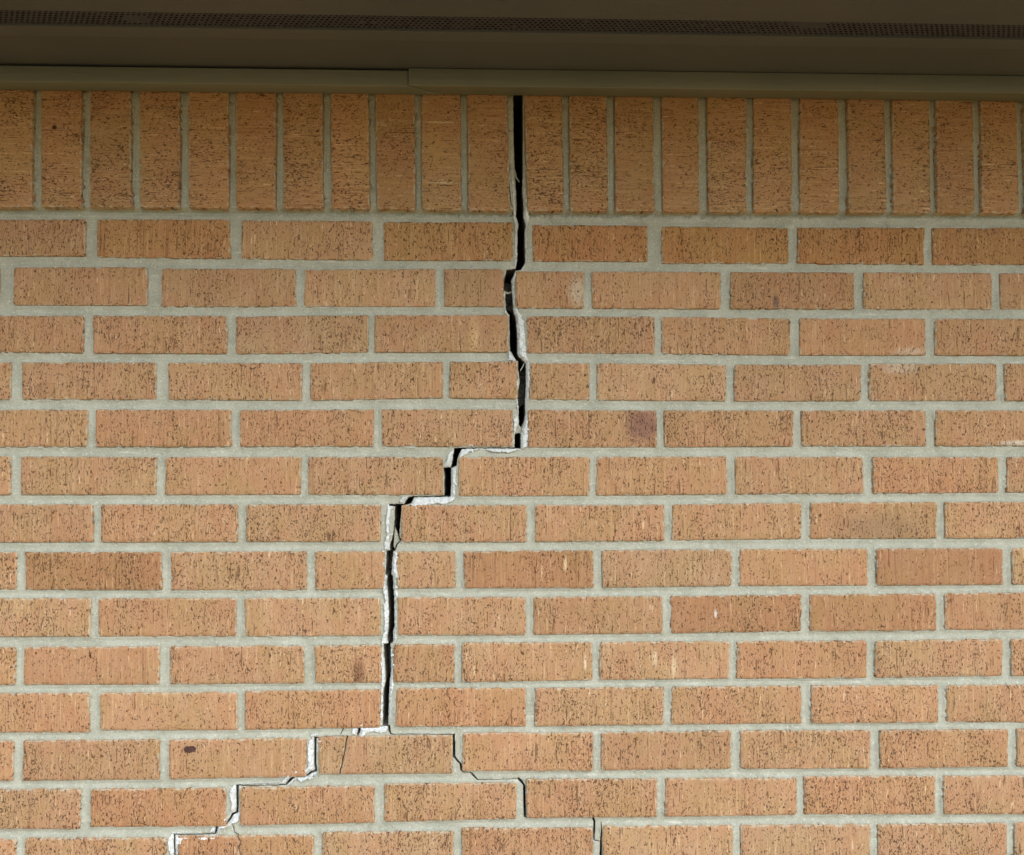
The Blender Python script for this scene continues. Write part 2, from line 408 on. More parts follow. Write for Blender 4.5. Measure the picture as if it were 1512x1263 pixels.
# ------------------------------------------------------------------ the crack (pixels of the photograph, on the wall plane)
CL = [(758,110),(758,193),(759.5,241),(760,260),(761,272.5),(762,288),(762.7,304),(762,318),(766,330),(764.5,337),(763.7,383),(761.3,396),
      (748,397.6),(744.7,413.4),(743,427.7),(746.3,434),(747,456),(752,465),(752.6,500),(753,517.4),(757.8,524),(762.5,532.5),(765,533),
      (765.4,546),(767.3,563),(765,579),(765,588.7),(765.7,601.4),(766.5,623.5),(760,642.5),(760,660.8),(740,660.9),(715,661.0),(690,661.2),(681,661.3),(670.4,662),
      (668.9,671.7),(666.5,687.5),(665,690),(654.6,690.7),(656,698.6),(656,731.8),(640,733),(620,733.2),(611,733.2),(602.3,735),(596,744.4),
      (585,744.6),(573.8,744.8),(573.8,747.5),(582.5,748.2),(581.8,776),(578.6,795),(574.6,806),(575.4,813),(570,814),(569.7,834),(569,848),(571.6,852),
      (571,863),(572.8,881),(573.9,914),(572.8,934),(571,943),(572.8,950.7),(565.9,952.5),(567,971.7),(568.4,990.7),(569,1007),(565.6,1018.5),
      (565.2,1041),(564.6,1073.5)]
CR = [(772,110),(772.2,241),(771.6,264),(771.4,285),(773,296),(773,317),(774.6,326),(776.4,331),(774.8,343.8),(775.6,388),(769,398),(761.3,399.5),
      (755,413.4),(755.8,431),(757.4,446.7),(757.4,456),(761.3,467),(763.7,494),(764,520),(765,524),(772.8,533),(776.8,536.4),(776.8,563),
      (776,579),(775.2,595),(776,611),(772.8,626.7),(769,642.5),(769,662.4),(740,662.5),(715,662.4),(690,662.6),(681.5,663.5),(675,678),(674.4,687.5),(666,691.5),
      (665.7,720),(665.7,733.5),(640,734.4),(620,734.5),(611,735),(606.3,743.7),(600,746),(593,747),(592.8,750),(589.7,782.5),(589.7,792),(592,798),(586.5,804.7),
      (583.3,813.4),(579.8,815),(578.5,834),(577.5,849.4),(580.2,851),(580,868.4),(581.7,886),(581.7,926.7),(579.8,934),(579.8,949.5),
      (575.8,952),(576.6,971.7),(576.6,990.7),(575.4,1007),(574.7,1014.7),(573.5,1041),(572.8,1074.5)]
def ribbon(pts):
    """pts (x, y, width) -> polygon"""
    l, r = [], []
    n = len(pts)
    for i, (x, y, wd) in enumerate(pts):
        a = pts[max(0, i-1)]; b_ = pts[min(n-1, i+1)]
        dx, dy = b_[0]-a[0], b_[1]-a[1]
        k = math.hypot(dx, dy) or 1
        nx, ny = -dy/k, dx/k
        l.append((x+nx*wd/2, y+ny*wd/2)); r.append((x-nx*wd/2, y-ny*wd/2))
    return l + r[::-1]
def jag(poly, amp, step=3.0, closed=True, fr=0.35):
    """subdivide and roughen an outline"""
    out = []
    n = len(poly)
    for i in range(n if closed else n-1):
        a = poly[i]; b_ = poly[(i+1) % n]
        d = math.hypot(b_[0]-a[0], b_[1]-a[1])
        k = max(1, int(d/step))
        for j in range(k):
            t = j/k
            x, y = a[0]+(b_[0]-a[0])*t, a[1]+(b_[1]-a[1])*t
            v = mnoise.noise_vector(Vector((x*fr, y*fr, 1.7)))
            out.append((x+v.x*amp, y+v.y*amp))
    if not closed: out.append(poly[-1])
    return out
CRACKS = [jag(jag(CL + CR[::-1], 0.7), 0.5, 1.5, fr=1.1)]
thin = [
 [(564,1073.6,1.0),(545,1074,0.9),(521,1074.9,0.7)],                                       # left branch
 [(529.5,1074.5,3.2),(529.8,1080,3.2),(527.5,1086.5,3.0),(526,1088.2,1.6)],
 [(528,1088.3,1.1),(513,1088.5,0.9),(490,1089.5,0.5),(475,1089.3,1.1),(466,1090.5,2.2)],
 [(506.5,1074.5,2.0),(505,1080,1.2),(502,1086,1.0)],
 [(464.6,1090,3.4),(464.4,1110,3.2),(464.4,1129,3.2),(466,1140,3.4)],
 [(467,1139.6,2.6),(459,1142,3.0),(453,1146,2.2),(446,1147.4,1.2),(435,1148,1.4)],
 [(434,1147.5,3.0),(428,1153,3.4),(421.5,1160,3.0)],
 [(422,1160.2,1.1),(400,1160.9,0.9),(375,1161.2,0.9),(349,1161.4,1.4)],
 [(348.8,1160.8,4.2),(349.4,1175,3.8),(349.4,1190,3.4),(349,1201,3.4)],
 [(350,1200.5,3.0),(342,1204.5,3.0),(339,1210,3.0),(333.5,1217.6,2.6)],
 [(334,1217.2,1.3),(327,1218.5,1.0),(319,1220,1.6)],
 [(319.2,1219.4,3.2),(318,1226,3.0),(317,1232.6,2.4)],
 [(317,1232.8,1.2),(295,1233.5,1.0),(270,1234,1.0),(254.6,1234.3,1.2)],
 [(255.8,1234,2.2),(255.6,1250,2.0),(256.6,1268,2.0),(257,1300,2.0)],
 [(341.7,1219,0.9),(343.5,1225,0.9),(345,1231.7,0.9),(351.4,1233,0.9)],                     # hairline under it
 [(573.8,1072,3.2),(574.3,1080,3.2),(576.5,1084.8,1.8),(581,1085.4,1.0)],                   # right branch
 [(580,1085.4,0.7),(620,1085.2,0.6),(668,1085.4,0.8)],
 [(669.4,1085,4.0),(669.8,1100,3.9),(670,1118,3.6),(675,1125,2.6),(680,1129.5,3.6),(681,1139,3.6),(684.6,1141.5,2.0),(693,1142.2,1.1)],
 [(693.5,1141.5,2.0),(699,1147.5,2.6),(705,1153.2,2.2)],
 [(704.5,1153.2,0.8),(735,1153,0.5),(765,1151.9,0.7)],
 [(765,1150.8,3.6),(770,1156,3.6),(774.3,1161.5,3.4),(774.4,1180,3.5),(775.2,1208.6,3.6)],
 [(775,1207.9,0.7),(820,1207.4,0.4),(874,1207.2,0.7)],
 [(874.3,1207,3.0),(878.2,1214.6,3.0),(877.8,1225,3.0),(877.4,1241.6,2.2),(879,1243,1.0),(887.5,1244.8,0.9)],
 [(888.3,1216,0.9),(888.4,1230,1.8),(888,1245,3.0),(887.6,1265,3.6),(887.5,1300,3.6)],
 [(747.7,118,0.9),(747.9,165,0.9),(748.3,192,0.7)],
 [(748.2,192,0.5),(756,193,0.4)],
 [(750.8,250,0.8),(751.6,272,0.9),(754.8,302,1.0),(757,306,0.7)],
]
for t in thin: CRACKS.append(jag(ribbon(t), 0.35, 4.0))
for key, pl in SPLITS.items(): CRACKS.append(ribbon([(x, y, 1.5) for x, y in pl]))

# pale freshly broken mortar on both sides of the wide crack: outer edge of each lip, inner side lies in the crack
def inner(seq, y0, y1): return [p for p in seq if y0 <= p[1] <= y1]
LIPS = [
 # upper part, left and right of the gap
 [(757.4,248),(756,262),(757.5,280),(758,300),(758.5,318),(760.5,330),(761,350),(761.5,380),(760,393),(750,396),(746.3,399),(741.5,415),(740.8,427),(744,434),(745.5,462),(750,466),(750.3,500),(751.5,531.7),
   (763,533.5),(765,533),(757.8,524),(753,517),(752.6,500),(752,465),(747,456),(746,434),(743.5,427),(745,413),(749,398),(762,396),(764,383),(765,337),(766,330),(762.5,318),(763,300),(760,262)],
 [(771.5,262),(774.6,268),(776.5,280),(778.6,288),(779.4,307),(781,325),(778,340),(777.6,360),(777.6,388),(771,399),(763,402),(759.8,414),(759,440),(761.8,454),(769.3,465.7),(773,475),(774.5,494),(777,520),(777.5,526),(781.5,536.4),
   (782.3,563),(780.8,579),(778.4,601),(779,618.8),(779,658),(772,663),(768,662),(768,642),(772,626),(775,611),(774,595),(775,579),(776,563),(776,537),(772,533),(764,524),(763,500),(761,467),(757,456),(755,440),(754.5,413),(761,399.5),(769,397),(775,388),(774,343),(776,331),(773,317),(772.5,296),(770.8,285)],
 [(765.6,546),(764.3,560),(762.2,575),(761.7,584),(763.3,596),(765,612),(761,616),(759.4,622),(758.3,650),(754,656.5),(746.7,658.6),(735,657.6),(727.7,658.4),(715,660),(705,659.4),(697,657.4),(689.7,657.0),(685,659.6),(670.7,661.2),(662.8,671),(659.6,682),(654.4,688.5),(654.2,691),
   (665,690.5),(667,687),(669.5,671),(671,663),(690,662),(715,662),(740,662),(761,662),(761,642),(767,624),(766,601),(766,589),(768,563)],
 [(772,663.4),(764,665),(750,668.5),(742,667.4),(731,667.6),(721,664.6),(708,664),(693,666.5),(688,671),(681.8,674),(675.4,680),(673.2,689),(665,692),(673,689),(674,678),(681,663),(690,662),(740,662)],
 [(654.6,691),(654.2,712),(654.8,726),(652,729.5),(646.7,730.6),(640,729.6),(627.7,731.6),(618,729.6),(610,729.3),(600,732),(594.4,734.5),(588,743),(580,744),(572.3,744.3),(572.2,757),(569.9,771.4),(571,785),(571.5,792),(568.5,801),(567,812.8),
   (575,813.8),(575,806),(575,795),(574.6,780),(575,765),(577,752),(582,748.3),(573.8,746),(586,745.4),(597,745),(603,736),(612,734),(640,734),(656.5,732.5),(656.6,700)],
 [(665.2,691),(673.4,691.4),(672.6,705),(672,719),(670.8,738),(664,742),(656,744.5),(645,742.5),(634,745.5),(624.5,745.4),(618,748),(614.2,752.2),(611,748),(605.5,744.8),(600.8,749),(593.6,749),(592,747),(600,745.4),(607,743),(612,734),(640,733.8),(665,733)],
 [(568.4,814.3),(567.8,826),(566.8,836.7),(568.2,848),(566.4,860),(565.6,871),(567,878),(569.2,886),(566.8,899),(568.2,915),(567.6,934),(565,943),(562.8,950.7),(564,953),(563.2,970),(563,984),(564.3,993),(563,1016),(562.4,1045),(561.4,1071.7),(562,1074),
   (565.5,1074),(566,1041),(566.4,1018),(570,1007),(569,990),(568,971),(567,952.4),(573.5,951),(572,943),(573.6,934),(575,914),(573.5,881),(572,863),(572.4,852),(570,848),(570.4,834),(571,814)],
 [(579,814.6),(586.2,814.2),(586.4,822),(584.7,835.5),(586,843),(588,849.4),(584.2,855.7),(585.5,868.4),(587,881),(583.4,888.7),(584.6,895),(586,905),(585.2,920),(584.6,936.8),(585.6,943),(583.8,950.2),(578,951.5),(578.8,965),(580.4,984),(579.6,1007),(581.2,1012),(579,1022),(577,1030),(577.4,1048),(576.4,1066.7),(576,1073),
   (572,1074),(572.6,1041),(574,1014),(574.6,1007),(575.8,990),(575.8,971),(575,952.4),(579,949),(579,934),(581,926),(581,886),(579.3,868),(579.4,852),(577,849.4),(577.7,834)],
 # white crumbs along the bed joint of the left branch
 [(562.5,1070.5),(556,1067.8),(550.5,1069.5),(545,1070.3),(537,1070.8),(531,1073),(520,1073.6),(521,1075.2),(545,1074.6),(566,1074.2),(572.5,1074),(573,1077),(570,1080),(563,1083),(556,1080.4),(548,1080.6),(541,1083),(536,1087),(526,1088.6),(521,1086),(519.6,1081),(521.5,1075),(545,1074.1)],
 [(503,1085.6),(512,1086.8),(512.6,1088.6),(505,1088.4)],
 [(458.4,1085.7),(466,1084.8),(473,1087),(480,1088.4),(487,1089.4),(484,1091.6),(476,1094),(470.6,1096),(466.6,1100),(470,1104),(469.4,1110),(466.8,1114),(467.4,1128),(468.4,1139),(467.5,1142),(464.8,1145),(458.6,1147),(458.6,1151.4),(452,1150.2),(448,1153.2),(443.6,1154.4),(438,1150.6),(434,1153),(430,1157),(423.8,1162.4),(412,1163.6),(400,1162.6),(384.7,1164.2),(370,1163.6),(355.6,1164.6),(352.4,1168),(351.8,1185),(351.6,1200),(353.4,1204),(350.3,1213),(343.7,1217.4),(335.7,1221.8),(323.8,1223.8),(322.5,1233),(319.8,1238.2),(308,1239.6),(290,1240.2),(276,1238.2),(270,1238.6),(262,1247.7),(260.8,1262),(261,1290),
   (252,1290),(252,1261),(248.6,1252),(247.6,1245),(249.6,1237),(253,1231.4),(262,1231.8),(285,1231.8),(309,1231.6),(313,1222.4),(318,1218.4),(328,1215.6),(335.7,1208),(338.5,1203),(341,1200),(342.3,1184),(338.4,1176),(341,1166),(345,1159.8),(353,1159.2),(372,1157.8),(396,1157.4),(413,1156.6),(420,1151.4),(423.8,1147.6),(431,1144),(438,1140.4),(443,1142.6),(449,1138.6),(455,1133),(456,1128),(454.8,1115),(455.2,1102),(457,1095),(461,1092)],
]
LIPS = [jag(jag(p, 0.9, 3.0, fr=0.45), 0.9, 1.4, fr=1.3) for p in LIPS]
ISLANDS = [  # slivers of mortar hanging in the gap
 [(582,779.3),(585,786),(588,795),(589.7,800),(584,804.7),(581.8,811.8),(580,807.9),(581,792)],
 [(775.8,534.5),(774.6,534),(768.2,546),(768.8,547.2),(771,544)],
 [(743.5,427),(751,430),(756,427.5),(756,429.5),(751,432.5),(744.5,431)],
 [(760.5,246.5),(762.5,252),(763.5,258),(768,265),(766,264.5),(761,259),(759.5,252)],
 [(759.5,618),(764,619),(767,628),(770,631),(772,626),(776.5,617),(777,640),(771,641),(766,639),(760,641)],
 [(754.5,517.5),(757,521.5),(762,532.8),(751.8,533.4),(753.4,526)],
]

# ------------------------------------------------------------------ numpy helpers
def to_wall(poly): return np.array([wp(x, y) for x, y in poly])
def in_poly(P, poly):
    x, y = P[:, 0], P[:, 1]
    inside = np.zeros(len(P), bool)
    bb = (x >= poly[:, 0].min()) & (x <= poly[:, 0].max()) & (y >= poly[:, 1].min()) & (y <= poly[:, 1].max())
    idx = np.nonzero(bb)[0]
    if len(idx) == 0: return inside
    xx, yy = x[idx], y[idx]
    c = np.zeros(len(idx), bool)
    n = len(poly)
    for i in range(n):
        x1, y1 = poly[i]; x2, y2 = poly[(i+1) % n]
        if y1 == y2: continue
        m_ = ((y1 > yy) != (y2 > yy)) & (xx < (x2-x1)*(yy-y1)/(y2-y1)+x1)
        c ^= m_
    inside[idx] = c
    return inside
def kd_of(polys, step=0.0012):
    pts = []
    for p in polys:
        n = len(p)
        for i in range(n):
            a, b_ = p[i], p[(i+1) % n]
            d = math.hypot(*(b_-a)); k = max(1, int(d/step))
            for j in range(k): pts.append(a+(b_-a)*(j/k))
    kd = kdtree.KDTree(len(pts))
    for i, p in enumerate(pts): kd.insert((p[0], p[1], 0), i)
    kd.balance()
    return kd, np.array(pts)
def N3(x, z, f, o=0.0): return mnoise.noise(Vector((x*f, z*f, o)))

CW = [to_wall(p) for p in CRACKS]
LW = [to_wall(p) for p in LIPS]
IW = [to_wall(p) for p in ISLANDS]

# ------------------------------------------------------------------ wall
wall = thing('brick_wall', 'tan wire-cut brick wall split by a wide stepped crack, under a row of upright bricks', 'wall')

def outline(cor, amp, rnd, step=0.007, jx=0.0):
    """wall-plane outline of a brick, corners rounded, edges uneven"""
    c = [Vector(p) for p in cor]
    pts = []
    n = len(c)
    for i in range(n):
        a, b_, d = c[i-1], c[i], c[(i+1) % n]
        u = (a-b_).normalized(); v = (d-b_).normalized()
        r = random.uniform(0.0012, rnd)
        pts += [b_+u*r, b_+(u+v)*r*0.3, b_+v*r]
    out = []
    m_ = len(pts)
    for i in range(m_):
        a, b_ = pts[i], pts[(i+1) % m_]
        d = (b_-a).length
        k = max(1, round(d/step))
        for j in range(k):
            p = a+(b_-a)*(j/k)
            out.append(p)
    res = []
    s = random.uniform(0, 99)
    for p in out:
        res.append(Vector((p.x + amp*(N3(p.x, p.y, 120, s)+0.6*N3(p.x, p.y, 330, s)), p.y + amp*(N3(p.x, p.y, 120, s+9)+0.6*N3(p.x, p.y, 330, s+5)))))
    return res

def inset(pts, d):
    n = len(pts); out = []
    for i in range(n):
        a, b_ = pts[i-1], pts[(i+1) % n]
        t = (b_-a); t = t.normalized() if t.length else Vector((1, 0))
        nrm = Vector((-t.y, t.x))
        out.append(pts[i]+nrm*d)
    return out

FOOT = []            # brick outlines on the wall plane
def add_brick(cor_px, material, tint, proud=0.0, amp=0.0008, tilt=(0, 0), poly_px=None):
    if poly_px is None:
        cor = [wp(*p) for p in cor_px][::-1]        # counter-clockwise seen from the front: bl, br, tr, tl
        ol = outline(cor, amp, 0.0038)
    else:
        ol = [Vector(wp(*p)) for p in poly_px][::-1]
    area = sum(ol[i-1].x*ol[i].y - ol[i].x*ol[i-1].y for i in range(len(ol)))
    if area < 0: ol = ol[::-1]
    FOOT.append(np.array([(p.x, p.y) for p in ol]))
    cx = sum(p.x for p in ol)/len(ol); cz = sum(p.y for p in ol)/len(ol)
    n = len(ol)
    wx = max(p.x for p in ol)-min(p.x for p in ol); wz = max(p.y for p in ol)-min(p.y for p in ol)
    def shrink(d): return [Vector((cx+(p.x-cx)*(1-2*d/wx), cz+(p.y-cz)*(1-2*d/wz))) for p in ol]
    r1 = shrink(0.0010); r2 = shrink(0.0050)
    def Y(p, y):
        return y - proud + (p.x-cx)*tilt[0] + (p.y-cz)*tilt[1]
    verts, edge = [], []
    for ring, y, e in ((ol, 0.055, 1.0), (ol, 0.0016, 1.0), (r1, 0.0003, 0.95), (r2, 0.0, 0.0)):
        for p in ring:
            yy = Y(p, y) + (0.00035*N3(p.x, p.y, 160, 3.3) if 0 < y < 0.05 else 0)
            verts.append((p.x-cx, yy, p.y-cz)); edge.append(e)
    faces = []
    for k in range(3):
        for i in range(n):
            j = (i+1) % n
            faces.append((k*n+i, k*n+j, (k+1)*n+j, (k+1)*n+i))
    faces.append(tuple(range(3*n, 4*n)))
    me = mesh('brick', verts, faces, material)
    at = me.attributes.new('edge', 'FLOAT', 'POINT')
    at.data.foreach_set('value', edge)
    me.polygons.foreach_set('use_smooth', [i < 3*n for i in range(len(faces))])
    me.set_sharp_from_angle(angle=math.radians(50))
    o = link('brick', me, wall, (cx, 0, cz))
    o.color = (*tint, 1)
    return o

TINTS = {  # (row, left edge): colour of single bricks that stand out
 (8,36.6):(0.86,0.80,0.74), (8,685):(0.89,0.83,0.78), (8,1295):(0.86,0.79,0.76), (9,991):(0.87,0.81,0.76), (9,1196):(0.88,0.82,0.77),
 (1,786.6):(0.98,0.85,0.70), (1,977):(0.95,0.86,0.66), (1,1178):(0.93,0.82,0.64), (1,1377.7):(0.92,0.84,0.70), (10,1088.5):(1.0,0.95,0.93),
 (10,34):(0.97,0.94,0.92),(7,1196.5):(0.96,0.97,0.94), (13,133):(0.97,0.90,0.86), (14,262.6):(0.95,0.90,0.86),(1,143):(1.0,0.93,0.80),(1,566.5):(0.97,0.93,0.78)}
SPECIAL = {(5,780):M_PURPLE, (12,249):M_KNOT, (4,1284):M_SMEAR1, (5,1382):M_SMEAR2, (2,761.6):M_SMEAR3, (3,1181):M_SMEAR4, (10,464.8):M_SMEAR5, (8,685):M_FLECK1, (9,991):M_FLECK2, (10,682):M_FLECK3, (10,885.6):M_FLECK4, (3,553):M_STREAK, (7,1196.5):M_DARKEND, (2,1078.5):M_DARKEND}
LABELS = {(5,780):'brick with a purple burnt right end', (12,249):'brick with a dark oval spot', (8,685):'darker brick with cream blots', (9,991):'darker brick with a white scratch', (4,1284):'brick with a pale mortar smear'}
k = -1
for cor, r, sold in BRICKS:
    key = None
    if not sold:
        a = cor[0][0]
        for q_ in list(SPECIAL)+list(TINTS)+list(SPLITS):
            if q_[0] == r and abs(q_[1]-a) < 1.5: key = q_
    v_ = random.gauss(0, 0.035); hue = random.gauss(0, 0.022)
    tint = (1+v_, 1+v_-hue, 1+v_-hue*1.6)
    if sold: tint = (tint[0]*1.0, tint[1]*1.0, tint[2]*0.95)
    ks = [q_ for q_ in TINTS if q_[0] == r and not sold and abs(q_[1]-cor[0][0]) < 1.5]
    if ks: tint = TINTS[ks[0]]
    sp_ = [q_ for q_ in SPECIAL if q_[0] == r and not sold and abs(q_[1]-cor[0][0]) < 1.5]
    M = SPECIAL[sp_[0]] if sp_ else (M_SOLDIER if sold else M_BRICK)
    if sold and abs(cor[0][0]-63) < 2: M = M_PIT
    if sold and abs(cor[0][0]-622) < 2: M = M_YELLOW
    proud = (0.0060 if sold else 0.0) + random.uniform(-0.0007, 0.0007)
    tl = (random.uniform(-.004, .004), random.uniform(-.008, .008))
    sx = [q_ for q_ in SPLITS if q_[0] == r and not sold and abs(q_[1]-cor[0][0]) < 1.5]
    if sx:                                       # two broken halves
        pl = SPLITS[sx[0]]
        dense = jag(pl, 0.5, 4, closed=False)
        left = [cor[0]] + [(x-0.75, y) for x, y in dense] + [cor[3]]
        right = [(x+0.75, y) for x, y in dense] + [cor[2], cor[1]]
        left[1] = (left[1][0], interp(ROWS[r-1][0], left[1][0])); left[-2] = (left[-2][0], interp(ROWS[r-1][1], left[-2][0]))
        right[0] = (right[0][0], interp(ROWS[r-1][0], right[0][0])); right[len(dense)-1] = (right[len(dense)-1][0], interp(ROWS[r-1][1], right[len(dense)-1][0]))
        for P in (left, right): add_brick(None, M, tint, proud, poly_px=jag(P, 0.5, 7))
    else:
        o = add_brick(cor, M, tint, proud, tilt=tl)
        if sp_ and sp_[0] in LABELS: o['label'] = LABELS[sp_[0]]

# ------------------------------------------------------------------ mortar of the measured area: one continuous bed with tooled, hollow joints
x0, zt = wp(-200, 110); x1, _ = wp(1690, 110); _, zb = wp(-200, 1290)
kdB, PB = kd_of(FOOT, 0.0015)
kdC, PC = kd_of(CW, 0.0012)
SP = 0.0028
gx = np.arange(x0, x1, SP); gz = np.arange(zb, zt, SP)
GX, GZ = np.meshgrid(gx, gz)
P = np.stack([GX.ravel(), GZ.ravel()], 1)
rs = np.random.RandomState(3)
P = P + rs.uniform(-0.0006, 0.0006, P.shape)
insB = np.zeros(len(P), bool)
for f in FOOT: insB |= in_poly(P, f)
core = np.zeros(len(P), bool)
idx = np.nonzero(insB)[0]
for i in idx:
    if kdB.find((P[i,0], P[i,1], 0))[2] > 0.0042: core[i] = True
P = P[~core]
# extra points near the crack
near = []
ex = np.concatenate([c for c in CW])
for cx_, cz_ in ex[::2]:
    for _ in range(3): near.append((cx_+rs.uniform(-.005, .005), cz_+rs.uniform(-.005, .005)))
P = np.concatenate([P, np.array(near)])
keep = np.ones(len(P), bool)
for c in CW: keep &= ~in_poly(P, c)
P = P[keep]
nd = np.array([kdC.find((p[0], p[1], 0))[2] for p in P])
P = P[nd > 0.0005]
verts = [Vector(p) for p in P]
edges = []
for c in CW:
    s = len(verts)
    verts += [Vector(p) for p in c]
    edges += [(s+i, s+(i+1) % len(c)) for i in range(len(c))]
vo, eo, fo, *_ = delaunay_2d_cdt(verts, edges, [], 0, 1e-6, False)
V = np.array([(v.x, v.y) for v in vo]); T = np.array([f for f in fo])
C = V[T].mean(axis=1)
void = np.zeros(len(T), bool)
for c in CW: void |= in_poly(C, c)
insV = np.zeros(len(V), bool)
for f in FOOT: insV |= in_poly(V, f)
span = np.linalg.norm(V[T]-V[T[:, [1, 2, 0]]], axis=2).max(axis=1)
Tk = T[(~void) & (span < 0.0095)]
sb0, sb1 = wp(0, 308.5), wp(1512, 318)
def mortar_depth(x, z, inside):
    d = kdB.find((x, z, 0))[2]
    soldier_bottom = sb0[1]+(sb1[1]-sb0[1])*(x-sb0[0])/(sb1[0]-sb0[0])
    if inside: return 0.0050
    t = min(d/0.0050, 1.0)
    y = 0.0007 + 0.0041*math.sin(t*math.pi/2)**0.8
    if z > soldier_bottom+0.002: y -= 0.0030
    elif z > soldier_bottom-0.0038: y += 0.0075
    y += 0.00055*N3(x, z, 70, 1.0) + 0.0004*N3(x, z, 260, 2.0)
    return y
YV = [mortar_depth(v[0], v[1], i) for v, i in zip(V, insV)]
vl = [(v[0], y, v[1]) for v, y in zip(V, YV)]
fl = [tuple(int(i) for i in t) for t in Tk]
# make all faces look towards the camera (-y)
def orient(vl, t):
    a, b_, c = (vl[i] for i in t)
    cr = (b_[2]-a[2])*(c[0]-a[0]) - (b_[0]-a[0])*(c[2]-a[2])
    return t if cr < 0 else (t[0], t[2], t[1])
fl = [orient(vl, t) for t in fl]
cnt = {}
for t in fl:
    for a, b_ in ((t[0], t[1]), (t[1], t[2]), (t[2], t[0])): cnt[(a, b_)] = 1
crackedge = set()
for t in T[void]:
    t = [int(i) for i in t]
    for a, b_ in ((t[0], t[1]), (t[1], t[2]), (t[2], t[0])): crackedge.add((a, b_)); crackedge.add((b_, a))
midx = [0]*len(fl)
wallf = []
back = {}
for (a, b_) in list(cnt):
    if (b_, a) not in cnt and (a, b_) in crackedge:
        for q_ in (a, b_):
            if q_ not in back:
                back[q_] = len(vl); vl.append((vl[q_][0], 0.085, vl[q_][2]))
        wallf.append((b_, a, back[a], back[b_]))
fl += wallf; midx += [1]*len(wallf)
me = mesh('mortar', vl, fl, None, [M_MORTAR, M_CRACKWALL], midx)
me.polygons.foreach_set('use_smooth', [i == 0 for i in midx])
mo = link('mortar', me, wall); mo['kind'] = 'stuff'

# ------------------------------------------------------------------ broken pale mortar along the crack
def shell(polys, name, material, ytop, amp, depth, cut=True, edgew=0.004, sp=0.0016):
    vl, fl, mi = [], [], []
    for pl in polys:
        bx0, bz0 = pl.min(axis=0); bx1, bz1 = pl.max(axis=0)
        g1, g2 = np.meshgrid(np.arange(bx0, bx1, sp), np.arange(bz0, bz1, sp))
        Q = np.stack([g1.ravel(), g2.ravel()], 1) + rs.uniform(-.0005, .0005, (g1.size, 2))
        Q = Q[in_poly(Q, pl)] if len(Q) else Q
        vs = [Vector(p) for p in Q]; es = []
        s = len(vs); vs += [Vector(p) for p in pl]; es += [(s+i, s+(i+1) % len(pl)) for i in range(len(pl))]
        if cut:
            for c in CW:
                if c[:,0].max() < bx0 or c[:,0].min() > bx1 or c[:,1].max() < bz0 or c[:,1].min() > bz1: continue
                s = len(vs); vs += [Vector(p) for p in c]; es += [(s+i, s+(i+1) % len(c)) for i in range(len(c))]
        v2, _, f2, *_ = delaunay_2d_cdt(vs, es, [], 0, 1e-6, False)
        A = np.array([(v.x, v.y) for v in v2]); Tt = np.array([f for f in f2])
        cc = A[Tt].mean(axis=1)
        k_ = in_poly(cc, pl)
        if cut:
            for c in CW: k_ &= ~in_poly(cc, c)
        Tt = Tt[k_]
        used = sorted(set(Tt.ravel().tolist())); mp = {}
        for u in used:
            x, z = A[u]
            dc = kdC.find((x, z, 0))[2] if cut else 0.002
            slope = max(0.0, 1-dc/edgew)
            y = ytop + depth*slope**1.3 + amp*(N3(x, z, 190, 4.0) + 0.7*N3(x, z, 520, 7.0))
            mp[u] = len(vl); vl.append((x, y, z))
        tl_ = [orient(vl, tuple(mp[int(i)] for i in t)) for t in Tt]
        ed_ = {}
        for t in tl_:
            for a, b_ in ((t[0], t[1]), (t[1], t[2]), (t[2], t[0])): ed_[(a, b_)] = 1
        fl += tl_
        bk = {}
        for (a, b_) in ed_:
            if (b_, a) not in ed_:
                for q_ in (a, b_):
                    if q_ not in bk: bk[q_] = len(vl); vl.append((vl[q_][0], vl[q_][1]+0.006, vl[q_][2]))
                fl.append((b_, a, bk[a], bk[b_]))
    me = mesh(name, vl, fl, material)
    return me
def crumbs(me):
    bm = bmesh.new(); bm.from_mesh(me)
    for pl in LW:
        for i in range(0, len(pl), 9):
            for _ in range(1):
                if rs.rand() > 0.55: continue
                x, z = pl[i] + rs.uniform(-.0012, .0012, 2)
                if kdC.find((x, z, 0))[2] < 0.0022 or any(in_poly(np.array([[x, z]]), c)[0] for c in CW): continue
                r = rs.uniform(0.0007, 0.0019)
                mt_ = Matrix.Translation((x, rs.uniform(-.0008, .0015), z)) @ Matrix.Rotation(rs.uniform(0, 6), 4, Vector(rs.uniform(-1, 1, 3))) @ Matrix.Diagonal((r*rs.uniform(.6, 1.6), r*.7, r*rs.uniform(.6, 1.5), 1))
                bmesh.ops.create_icosphere(bm, subdivisions=1, radius=1, matrix=mt_)
    bm.to_mesh(me); bm.free()
    return me
bro = link('broken_mortar', crumbs(shell(LW, 'broken_mortar', M_BROKEN, 0.0004, 0.0019, 0.0055)), wall)
bro['label'] = 'pale freshly broken mortar along both edges of the crack'
isl = link('mortar_sliver', shell(IW, 'mortar_sliver', M_MORTAR, 0.010, 0.0008, 0.0, cut=False), wall)
isl['label'] = 'loose grey slivers of mortar caught in the crack'

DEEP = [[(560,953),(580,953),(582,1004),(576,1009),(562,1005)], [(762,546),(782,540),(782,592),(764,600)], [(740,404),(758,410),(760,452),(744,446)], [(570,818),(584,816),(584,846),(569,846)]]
link('rubble', shell([to_wall(jag(p, 1.5, 4)) for p in DEEP], 'rubble', M_CRACKWALL, 0.050, 0.004, 0.0, cut=False), wall)

